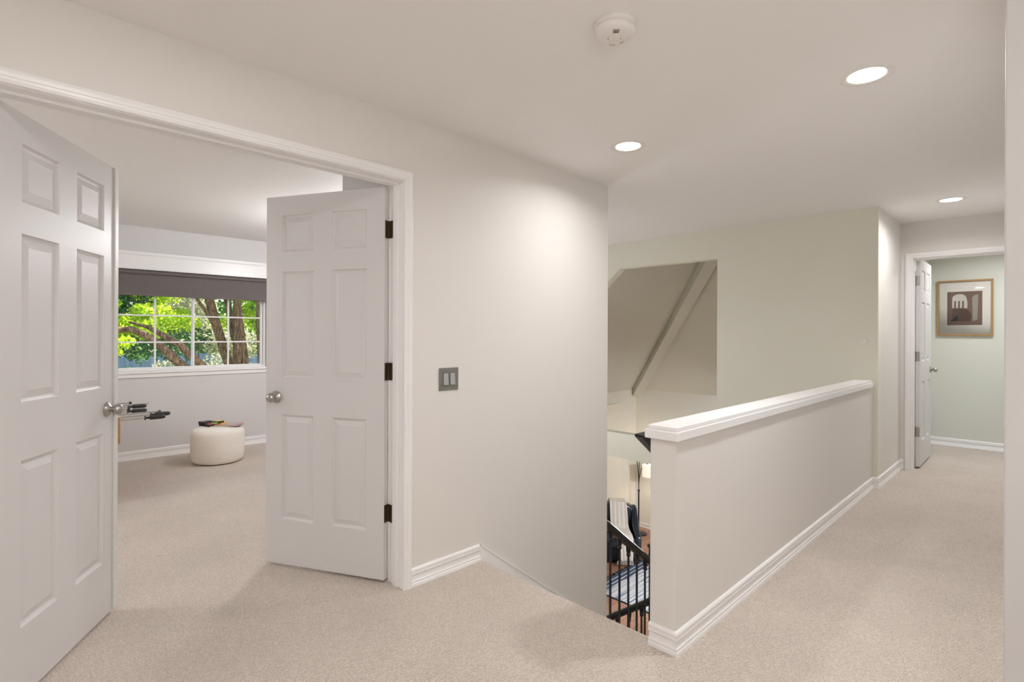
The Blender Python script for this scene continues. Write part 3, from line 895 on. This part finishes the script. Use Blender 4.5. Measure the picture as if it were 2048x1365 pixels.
# ------------------------------------------------------------------ living room below
# pale door-like wall panel / window blind on the outer wall
M_blind = mat('cream_roller_blind', (.86, .84, .74), .8)
wl = MB().box(XW, XW + .03, 8.6, 9.988, -2.9, -.17)
structure(wl.build('trim_10', M_blind, bevel=.003), 'bright cream full-height wall panel beside the living room corner', 'wall panel')
# unseen window added to let daylight into the living room
m = MB().box(XW - .12, XW - .06, 6.1, 6.16, -2.1, -.2).box(XW - .12, XW - .06, 8.34, 8.4, -2.1, -.2).box(XW - .12, XW - .06, 6.16, 8.34, -2.1, -2.04).box(XW - .12, XW - .06, 6.16, 8.34, -.26, -.2).box(XW - .12, XW - .06, 7.22, 7.28, -2.04, -.26)
w2 = structure(m.build('window_2', M_trim), 'added unseen white living room window on the lower floor', 'window')
MB().box(XW - .095, XW - .09, 6.16, 8.34, -2.04, -.26).build('glass_pane', M_glass, w2)

def rounded(name, x0, x1, y0, y1, z0, z1, mt, parent, bv=.06, seg=4, M=None):
    m = MB().box(x0, x1, y0, y1, z0, z1)
    o = m.build(name, mt, parent, smooth=True)
    md = o.modifiers.new('bevel', 'BEVEL'); md.width = bv; md.segments = seg
    if M is not None: o.matrix_local = M
    return o
M_navy = mat('navy_leather', (.005, .012, .024), .25, spec=.6)
v = coords(M_navy); bump(M_navy, noise_tex(M_navy, v, 90, 3), .15, .003)
ach = thing('armchair', (-5.965, 8.87, ZL), math.radians(42), 'navy blue leather armchair with a cream throw, in the room below', 'armchair')
# local: front is -y, x to the right
m = MB()
rounded('base', -.36, .36, -.38, .36, .04, .30, M_navy, ach, .04)
rounded('seat_cushion', -.29, .29, -.44, .22, .28, .50, M_navy, ach, .07)
# back: rounded arch shell
m = MB()
arch = [(.425 * math.cos(math.radians(180 - 180 * k / 20)), .72 + .28 * math.sin(math.radians(180 * k / 20))) for k in range(21)]
arch = [(-.425, .28)] + arch + [(.425, .28)]
m.prism([(u, v_) for u, v_ in arch], .16, .40, 'y')
bk = m.build('backrest', M_navy, ach, smooth=True)
md = bk.modifiers.new('bevel', 'BEVEL'); md.width = .06; md.segments = 4; md.limit_method = 'ANGLE'; md.angle_limit = math.radians(50)
for sgn in (-1, 1):
    m = MB()
    pr = [(-.30, .06), (-.33, .38), (-.28, .50), (-.10, .58), (.06, .74), (.18, .88), (.30, .93), (.37, .88), (.37, .06)]
    x0, x1 = (.29, .415) if sgn > 0 else (-.415, -.29)
    m.prism(pr, x0, x1, 'x')
    ob = m.build('armrest', M_navy, ach, smooth=True)
    md = ob.modifiers.new('bevel', 'BEVEL'); md.width = .055; md.segments = 4; md.limit_method = 'ANGLE'; md.angle_limit = math.radians(25)
for sx_ in (-.33, .33):
    for sy_ in (-.33, .29):
        MB().lathe([(.02, 0), (.028, .05)], 12, Matrix.Translation((sx_, sy_, 0))).build('foot', M_dark, ach)
# throw over back, seat and front edge
M_throw = mat('cream_knit_throw', (.74, .70, .64), .95)
v = coords(M_throw); bump(M_throw, noise_tex(M_throw, v, 160, 3), .5, .004)
path = [(.425, .70), (.425, .88), (.40, 1.005), (.30, 1.03), (.16, 1.00), (.135, .88), (.125, .75), (.10, .585), (.02, .53), (-.15, .525), (-.36, .53), (-.455, .50), (-.478, .40), (-.49, .25), (-.50, .10)]
sp = []
for i in range(len(path) - 1):
    for k in range(5):
        u = k / 5
        sp.append((path[i][0] * (1 - u) + path[i + 1][0] * u, path[i][1] * (1 - u) + path[i + 1][1] * u))
sp.append(path[-1])
m = MB(); nx = 33
for i, (py, pz) in enumerate(sp):
    f_ = i / (len(sp) - 1)
    for k in range(nx):
        u = k / (nx - 1) - .5
        wd = .25 + .10 * math.sin(f_ * 3.1) - .01 * f_
        xx = .0 + u * wd + .10 * f_
        fold = .005 * math.sin(u * 27 + f_ * 5) + .0025 * math.sin(u * 61)
        top_part = 1 if f_ < .33 else 0
        m.v.append((xx, py - fold, pz + abs(fold) * .6))
for i in range(len(sp) - 1):
    for k in range(nx - 1):
        a0 = i * nx + k; m.f.append((a0, a0 + 1, a0 + nx + 1, a0 + nx)); m.mi.append(0)
MT = Matrix.Translation((-5.965, 8.87, ZL)) @ Matrix.Rotation(math.radians(42), 4, 'Z')
m.v = [tuple(MT @ Vector(p)) for p in m.v]
th = m.build('throw_blanket', M_throw, smooth=True)
sm = th.modifiers.new('solid', 'SOLIDIFY'); sm.thickness = .008; sm.offset = 1
tag(th, 'cream knitted throw with a fringe draped over the navy armchair', 'blanket')
m = MB(); random.seed(4)
for k in range(26):
    xx = .08 - .145 + .29 * k / 25
    m.tube([MT @ Vector((xx, -.50, .11)), MT @ Vector((xx + random.uniform(-.01, .01), -.505, .075)), MT @ Vector((xx + random.uniform(-.015, .015), -.50, .035))], .004, 5)
m.build('fringe', M_throw, th)

# floor lamp
lx, ly = -6.27, 10.22
lp = thing('floor_lamp', (lx, ly, ZL), 0, 'tall black branching floor lamp with cream shades beside the armchair', 'floor lamp')
M_lshade = emis('lit_cream_shade', (1, .86, .72), .5); P(M_lshade).inputs['Base Color'].default_value = (.85, .78, .66, 1)
MB().lathe([(.135, 0), (.135, .018), (.12, .028), (.02, .032)], 36).build('base', M_black, lp, smooth=True)
MB().tube([(-.035, -.035, .02), (-.035, -.035, .95)], .017, 14).build('pole', M_black, lp, smooth=True)
MB().lathe([(.024, .93), (.024, .965)], 14, Matrix.Translation((-.035, -.035, 0))).build('collar', M_black, lp)
ends = [((.33, .30), 1.74, 0), ((-.30, -.10), 1.95, 0), ((.05, .05), 2.15, 0)]
for k, ((ex, ey), ez, _) in enumerate([((.18, -.02), 1.56, 0), ((-.22, -.18), 1.95, 0), ((.15, -.16), 2.02, 0)]):
    pts = []
    for i in range(13):
        u = i / 12
        pts.append((-.035 + (ex + .035) * u ** 2.2, -.035 + (ey + .035) * u ** 2.2, .95 + (ez - .95) * math.sin(u * math.pi / 2 * .98)))
    arm = MB().tube(pts, .008, 10).build('arm', M_black, lp, smooth=True)
    x_, y_, z_ = pts[-1]
    s_ = MB().lathe([(.122, z_ - .275), (.125, z_ - .265), (.118, z_ - .03), (.115, z_ - .02)], 28, Matrix.Translation((x_, y_, 0)), caps=False).build('lamp_shade', M_lshade, lp, smooth=True)
    sm = s_.modifiers.new('solid', 'SOLIDIFY'); sm.thickness = .003
    MB().lathe([(.012, z_ - .03), (.012, z_ + .012), (.004, z_ + .02)], 10, Matrix.Translation((x_, y_, 0))).build('finial', M_black, arm)
bd = bpy.data.lights.new('bulb', 'POINT'); bd.energy = 10; bd.color = (1, .82, .62); bd.shadow_soft_size = .04
bo = bpy.data.objects.new('bulb', bd); COL.objects.link(bo); bo.parent = lp; bo.location = (.18, -.02, 1.40)

# rug
def rug_mat():
    m = mat('blue_white_striped_rug', (.6, .62, .66), .95)
    v = coords(m)
    sep = N(m, 'ShaderNodeSeparateXYZ'); L(m, v, sep.inputs[0])
    # jagged displacement of the stripe coordinate along y
    mpn = coords(m, (18, .8, 1)); jag = noise_tex(m, mpn, 1.4, 1)
    wv = N(m, 'ShaderNodeTexNoise'); wv.inputs['Scale'].default_value = 1
    wv.inputs['Detail'].default_value = 1
    mp2 = coords(m, (46, .5, 1)); L(m, mp2, wv.inputs['Vector'])
    fine = ramp(m, wv.outputs['Fac'], [(.34, (.07, .11, .20)), (.42, (.26, .32, .44)), (.47, (.56, .58, .62)), (.8, (.66, .66, .65))])
    # dark border band at the left (-x) with thin white lines
    add = math_node(m, 'ADD', sep.outputs['X'], math_node(m, 'MULTIPLY', jag, v=.34))
    band = math_node(m, 'LESS_THAN', add, v=-5.12)
    fr_ = math_node(m, 'FRACT', math_node(m, 'MULTIPLY', sep.outputs['X'], v=12.0))
    lines = ramp(m, fr_, [(.0, (.035, .065, .12)), (.72, (.035, .065, .12)), (.76, (.62, .64, .66)), (.9, (.62, .64, .66)), (.94, (.035, .065, .12))])
    mx = N(m, 'ShaderNodeMix'); mx.data_type = 'RGBA'
    L(m, band, mx.inputs[0]); L(m, fine, mx.inputs[6]); L(m, lines, mx.inputs[7])
    L(m, mx.outputs[2], P(m).inputs['Base Color'])
    return m
rg = thing('area_rug', (0, 0, 0), 0, 'navy and white striped rug on the wooden floor below', 'rug')
MB().box(-5.50, -2.9, 7.40, 9.75, ZL, ZL + .012).build('pile', rug_mat(), rg)
M_edge = mat('rug_navy_edge', (.012, .02, .04), .9)
MB().box(-5.505, -2.9, 7.375, 7.40, ZL, ZL + .013).build('binding', M_edge, rg)
m = MB(); random.seed(9)
for k in range(150):
    y = 7.42 + 2.3 * k / 149
    a_ = random.uniform(-.02, .02)
    m.box(-5.56 - random.uniform(0, .03), -5.50, y + a_ - .006, y + a_ + .004, ZL + .001, ZL + .006)
m.build('fringe', M_edge, rg)

# ------------------------------------------------------------------ garden
def ground():
    m = mat('garden_ground', (.10, .12, .05), .95)
    v = coords(m); c = ramp(m, noise_tex(m, v, 1.5, 5), [(.35, (.06, .09, .03)), (.6, (.16, .18, .07)), (.8, (.25, .20, .13))])
    L(m, c, P(m).inputs['Base Color']); return m
m = MB()
gx = [-60, -40, -26, -18, -12, -8, -6.7]; gz = [-.4, -.9, -1.15, -1.5, -2.2, -2.9, -3.15]
gy = [-40, -20, 0, 20, 45]
m.v = [(x, y, z) for x, z in zip(gx, gz) for y in gy]
for i in range(len(gx) - 1):
    for j in range(len(gy) - 1):
        a0 = i * len(gy) + j; m.f.append((a0, a0 + 1, a0 + len(gy) + 1, a0 + len(gy))); m.mi.append(0)
structure(m.build('floor', ground()), 'sloping garden ground outside the bedroom window', 'ground')
def gz_at(x):
    for i in range(len(gx) - 1):
        if gx[i] <= x <= gx[i + 1]:
            u = (x - gx[i]) / (gx[i + 1] - gx[i]); return gz[i] + u * (gz[i + 1] - gz[i])
    return gz[-1]

M_fence = mat('blue_grey_fence_boards', (.16, .21, .30), .8)
v = coords(M_fence, (1, 1, 1)); c = ramp(M_fence, noise_tex(M_fence, coords(M_fence, (1, 9, .4)), 1, 3), [(.35, (.20, .27, .40)), (.65, (.34, .43, .58))]); L(M_fence, c, P(M_fence).inputs['Base Color'])
fe = thing('board_fence', (-22, 5, -1.3), 0, 'blue-grey vertical board fence at the bottom of the garden', 'fence')
m = MB()
for k in range(150):
    y = -9 + k * .15
    m.box(-.012, .012, y + .004, y + .146, 0, 1.90 + .01 * math.sin(k * 2.1))
m.build('boards', M_fence, fe)
MB().box(-.05, -.012, -9, 13.5, .4, .49).box(-.05, -.012, -9, 13.5, 1.5, 1.59).build('rail', M_fence, fe)

def bark():
    m = mat('furrowed_bark', (.2, .13, .08), .95)
    v = coords(m, (1, 1, .13)); n = noise_tex(m, v, 48, 5, .75)
    c = ramp(m, n, [(.38, (.05, .028, .018)), (.50, (.23, .13, .075)), (.64, (.52, .34, .20))]); L(m, c, P(m).inputs['Base Color'])
    bump(m, n, .9, .05); return m
M_bark = bark()
def leafmat(name, dark, mid, light, trans=.45):
    m = bpy.data.materials.new(name); m.use_nodes = True
    nt = m.node_tree; b = nt.nodes['Principled BSDF']; b.inputs['Roughness'].default_value = .5
    g = nt.nodes.new('ShaderNodeNewGeometry')
    r = nt.nodes.new('ShaderNodeValToRGB'); e = r.color_ramp.elements; e.new(.5)
    for i, (p, cc) in enumerate([(0, dark), (.5, mid), (1, light)]): e[i].position = p; e[i].color = (*cc, 1)
    nt.links.new(g.outputs['Random Per Island'], r.inputs[0])
    nt.links.new(r.outputs[0], b.inputs['Base Color'])
    tr = nt.nodes.new('ShaderNodeBsdfTranslucent'); nt.links.new(r.outputs[0], tr.inputs['Color'])
    mx = nt.nodes.new('ShaderNodeMixShader'); mx.inputs[0].default_value = trans
    o = nt.nodes['Material Output']
    nt.links.new(b.outputs[0], mx.inputs[1]); nt.links.new(tr.outputs[0], mx.inputs[2]); nt.links.new(mx.outputs[0], o.inputs[0])
    return m
M_leaf_y = leafmat('sunlit_lime_leaves', (.22, .42, .02), (.50, .70, .03), (.80, .85, .06), .6)
M_leaf_g = leafmat('mid_green_leaves', (.05, .16, .03), (.12, .30, .04), (.28, .48, .06), .45)
M_leaf_d = leafmat('dark_green_needles', (.02, .08, .04), (.05, .15, .06), (.10, .24, .08), .3)
M_leaf_s = leafmat('grey_green_shrub_leaves', (.20, .26, .13), (.45, .47, .28), (.75, .68, .50), .45)

def foliage(name, parent, mt, clumps, n, size, seed, squash=.7, shell=False):
    """leaves scattered in clumps (cx, cy, cz, r)"""
    rnd = random.Random(seed)
    m = MB()
    wts = [c[3] ** 2 for c in clumps]
    for _ in range(n):
        cx, cy, cz, r = rnd.choices(clumps, wts)[0]
        while True:
            p = Vector((rnd.uniform(-1, 1), rnd.uniform(-1, 1), rnd.uniform(-1, 1)))
            if p.length <= 1: break
        if shell: p = p.normalized() * rnd.uniform(.8, 1)
        p = Vector((cx, cy, cz)) + Vector((p.x, p.y, p.z * squash)) * r
        nrm = Vector((rnd.gauss(0, 1), rnd.gauss(0, 1), rnd.gauss(.5, 1))).normalized()
        a = nrm.orthogonal().normalized(); a = (Matrix.Rotation(rnd.uniform(0, 6.28), 3, nrm) @ a)
        b = nrm.cross(a); s = size * rnd.uniform(.6, 1.3)
        m.add([p - a * s, p - a * s * .1 + b * s * .55, p + a * s, p - a * s * .1 - b * s * .55], [(0, 1, 2, 3)])
    me = bpy.data.meshes.new(name); me.from_pydata(m.v, [], m.f); me.materials.append(mt)
    o = bpy.data.objects.new(name, me); COL.objects.link(o)
    if parent is not None: o.parent = parent
    return o

def tree(name, label, trunk_pts, radii, limbs, clumps, n, size, mt, seed, group=None, cat='tree'):
    r = thing(name, (0, 0, 0), 0, label, cat, group)
    m = MB().tube(trunk_pts, radii, 18)
    bm_ = m.build('trunk', M_bark, r, smooth=True)
    for lpts, lr in limbs:
        MB().tube(lpts, lr, 12).build('branch', M_bark, r, smooth=True)
    if clumps: foliage('foliage', r, mt, clumps, n, size, seed)
    return r
G1 = gz_at(-12.5)
rnd = random.Random(3)
def cl(n, x, y, z, r, seed):
    q_ = random.Random(seed)
    return [(q_.uniform(*x), q_.uniform(*y), q_.uniform(*z), q_.uniform(*r)) for _ in range(n)]
tree('leaning_tree', 'brown leaning tree trunk, left of the two thick ones in the right window pane',
     [(-12.5, 4.25, G1), (-12.5, 3.87, .5), (-12.5, 3.715, .966), (-12.5, 3.56, 1.5), (-12.5, 3.42, 2.05), (-12.5, 3.25, 3.4), (-12.4, 3.2, 5.4)], [.15, .102, .095, .092, .088, .08, .05],
     [([(-12.5, 3.60, 1.35), (-12.4, 3.35, 1.75), (-12.2, 3.1, 2.05), (-11.9, 2.6, 2.5)], [.045, .035, .03, .02])],
     cl(34, (-15, -12.9), (2.3, 5.6), (1.55, 4.4), (.30, .6), 5), 30000, .036, M_leaf_y, 11, 'trees beyond the window')
tree('thick_tree', 'thickest dark brown tree trunk, beside the grid bar of the right window pane',
     [(-12.2, 4.08, gz_at(-12.2)), (-12.2, 3.965, .54), (-12.2, 3.94, 1.0), (-12.2, 3.91, 1.4), (-12.2, 3.875, 2.05), (-12.2, 3.7, 3.6), (-12.1, 3.5, 5.5)], [.24, .165, .14, .11, .075, .06, .04],
     [([(-12.2, 3.95, .75), (-12.5, 3.88, 1.4), (-12.6, 3.80, 2.1), (-12.7, 3.7, 3.6)], [.08, .065, .065, .05])],
     cl(14, (-13.5, -11), (3.2, 5.6), (2.3, 4.8), (.5, .8), 8), 11000, .042, M_leaf_g, 12, 'trees beyond the window')
tree('thick_tree', 'brown tree trunk at the far right edge of the bedroom window beside the door leaf',
     [(-11.8, 4.32, gz_at(-11.8)), (-11.8, 4.30, .5), (-11.8, 4.25, 1.3), (-11.8, 4.22, 2.1), (-11.8, 4.1, 4.8)], [.15, .12, .11, .10, .05],
     [], cl(16, (-12.6, -11.2), (4.3, 6.0), (1.5, 4.4), (.3, .6), 18), 11000, .038, M_leaf_g, 13, 'trees beyond the window')
tree('spreading_tree', 'low spreading limbs with lime leaves crossing the left window panes',
     [(-11.2, 3.6, gz_at(-11.2)), (-11.0, 3.35, -.9), (-10.8, 3.1, .2), (-10.5, 2.93, .58)], [.22, .17, .12, .08],
     [([(-10.8, 3.0, .15), (-10.5, 2.56, .66), (-10.5, 2.317, .905), (-10.5, 2.136, 1.119), (-10.5, 1.925, 1.286), (-10.5, 1.734, 1.375), (-10.5, 1.569, 1.36), (-10.4, 1.2, 1.25), (-10.3, .6, 1.2)], [.10, .082, .072, .065, .058, .052, .048, .04, .02]),
      ([(-10.5, 2.93, .56), (-10.5, 2.813, .689), (-10.5, 2.618, .897), (-10.5, 2.443, 1.10), (-10.5, 2.207, 1.261), (-10.6, 1.994, 1.41), (-10.8, 1.75, 1.50)], [.085, .078, .066, .06, .05, .036, .015])],
     cl(17, (-12.2, -10.9), (.6, 2.9), (1.35, 1.78), (.12, .26), 25) + cl(9, (-12.4, -11.0), (.6, 2.9), (1.75, 2.2), (.08, .18), 29) + [(-10.3, 1.45, 1.02, .16), (-10.2, 1.62, 1.17, .13), (-10.3, 1.35, 1.2, .15), (-10.7, 2.3, 1.55, .2), (-10.7, 2.6, 1.5, .22)] + cl(8, (-12.0, -10.0), (.0, 3.0), (2.7, 3.6), (.3, .5), 27),
     20000, .029, M_leaf_y, 14, 'trees beyond the window')
tree('conifer', 'dark green tree filling the upper left window panes',
     [(-15.0, 2.0, gz_at(-15)), (-15.0, 2.0, 6)], [.22, .05], [],
     cl(40, (-16.4, -13.4), (-.5, 3.1), (1.1, 5.2), (.5, .9), 31), 36000, .05, M_leaf_d, 15, 'trees beyond the window')
# shrubs in front of the fence
def shrub(x, y, r, hgt, mt, seed, label, n=2600, size=.05):
    s = thing('garden_shrub', (0, 0, 0), 0, label, 'shrub', 'shrubs by the fence')
    g0 = gz_at(x)
    MB().tube([(x, y, g0), (x + .05, y, g0 + hgt * .6)], [.05, .02], 8).build('stem', M_bark, s)
    c = []
    q_ = random.Random(seed)
    for _ in range(9): c.append((x + q_.uniform(-r, r) * .6, y + q_.uniform(-r, r) * .6, g0 + hgt * q_.uniform(.3, .95), r * q_.uniform(.4, .6)))
    foliage('foliage', s, mt, c, n, size, seed)
shrub(-17.5, 5.35, .9, 3.5, M_leaf_s, 41, 'pale grey-green shrub between the two thick trunks', 6000, .04)
shrub(-18, 6.6, 1.1, 3.3, M_leaf_s, 42, 'pale shrub right of the thickest trunk', 7000, .042)
shrub(-14.5, 3.9, .45, 2.4, M_leaf_y, 43, 'small lime green shrub in front of the fence', 900, .04)
shrub(-19, 4.9, 1.3, 4.2, M_leaf_s, 44, 'broad pale shrub behind the leaning trunk', 8000, .045)
shrub(-20.5, 3.4, .7, 2.5, M_leaf_g, 45, 'green shrub against the fence in the left panes', 1500)
for k, (x, y, r, l) in enumerate([(-26, 2, 3.2, 'large green background tree beyond the fence, leftmost'), (-28, 7.5, 3.4, 'large green background tree beyond the fence, middle'),
                               (-26, 13, 3.4, 'large green background tree beyond the fence, rightmost'), (-27, -4, 3.4, 'large green background tree beyond the fence, hidden by the left door')]):
    g0 = gz_at(x)
    tree('background_tree', l, [(x, y, g0), (x, y, g0 + 5)], [.3, .15], [],
         [(x + math.cos(a_ * 2.4) * r * .6, y + math.sin(a_ * 2.4) * r * .6, g0 + 1.2 + a_ * .55, r * .55) for a_ in range(14)], 14000, .11, M_leaf_g if k % 2 else M_leaf_d, 60 + k, 'trees beyond the window')
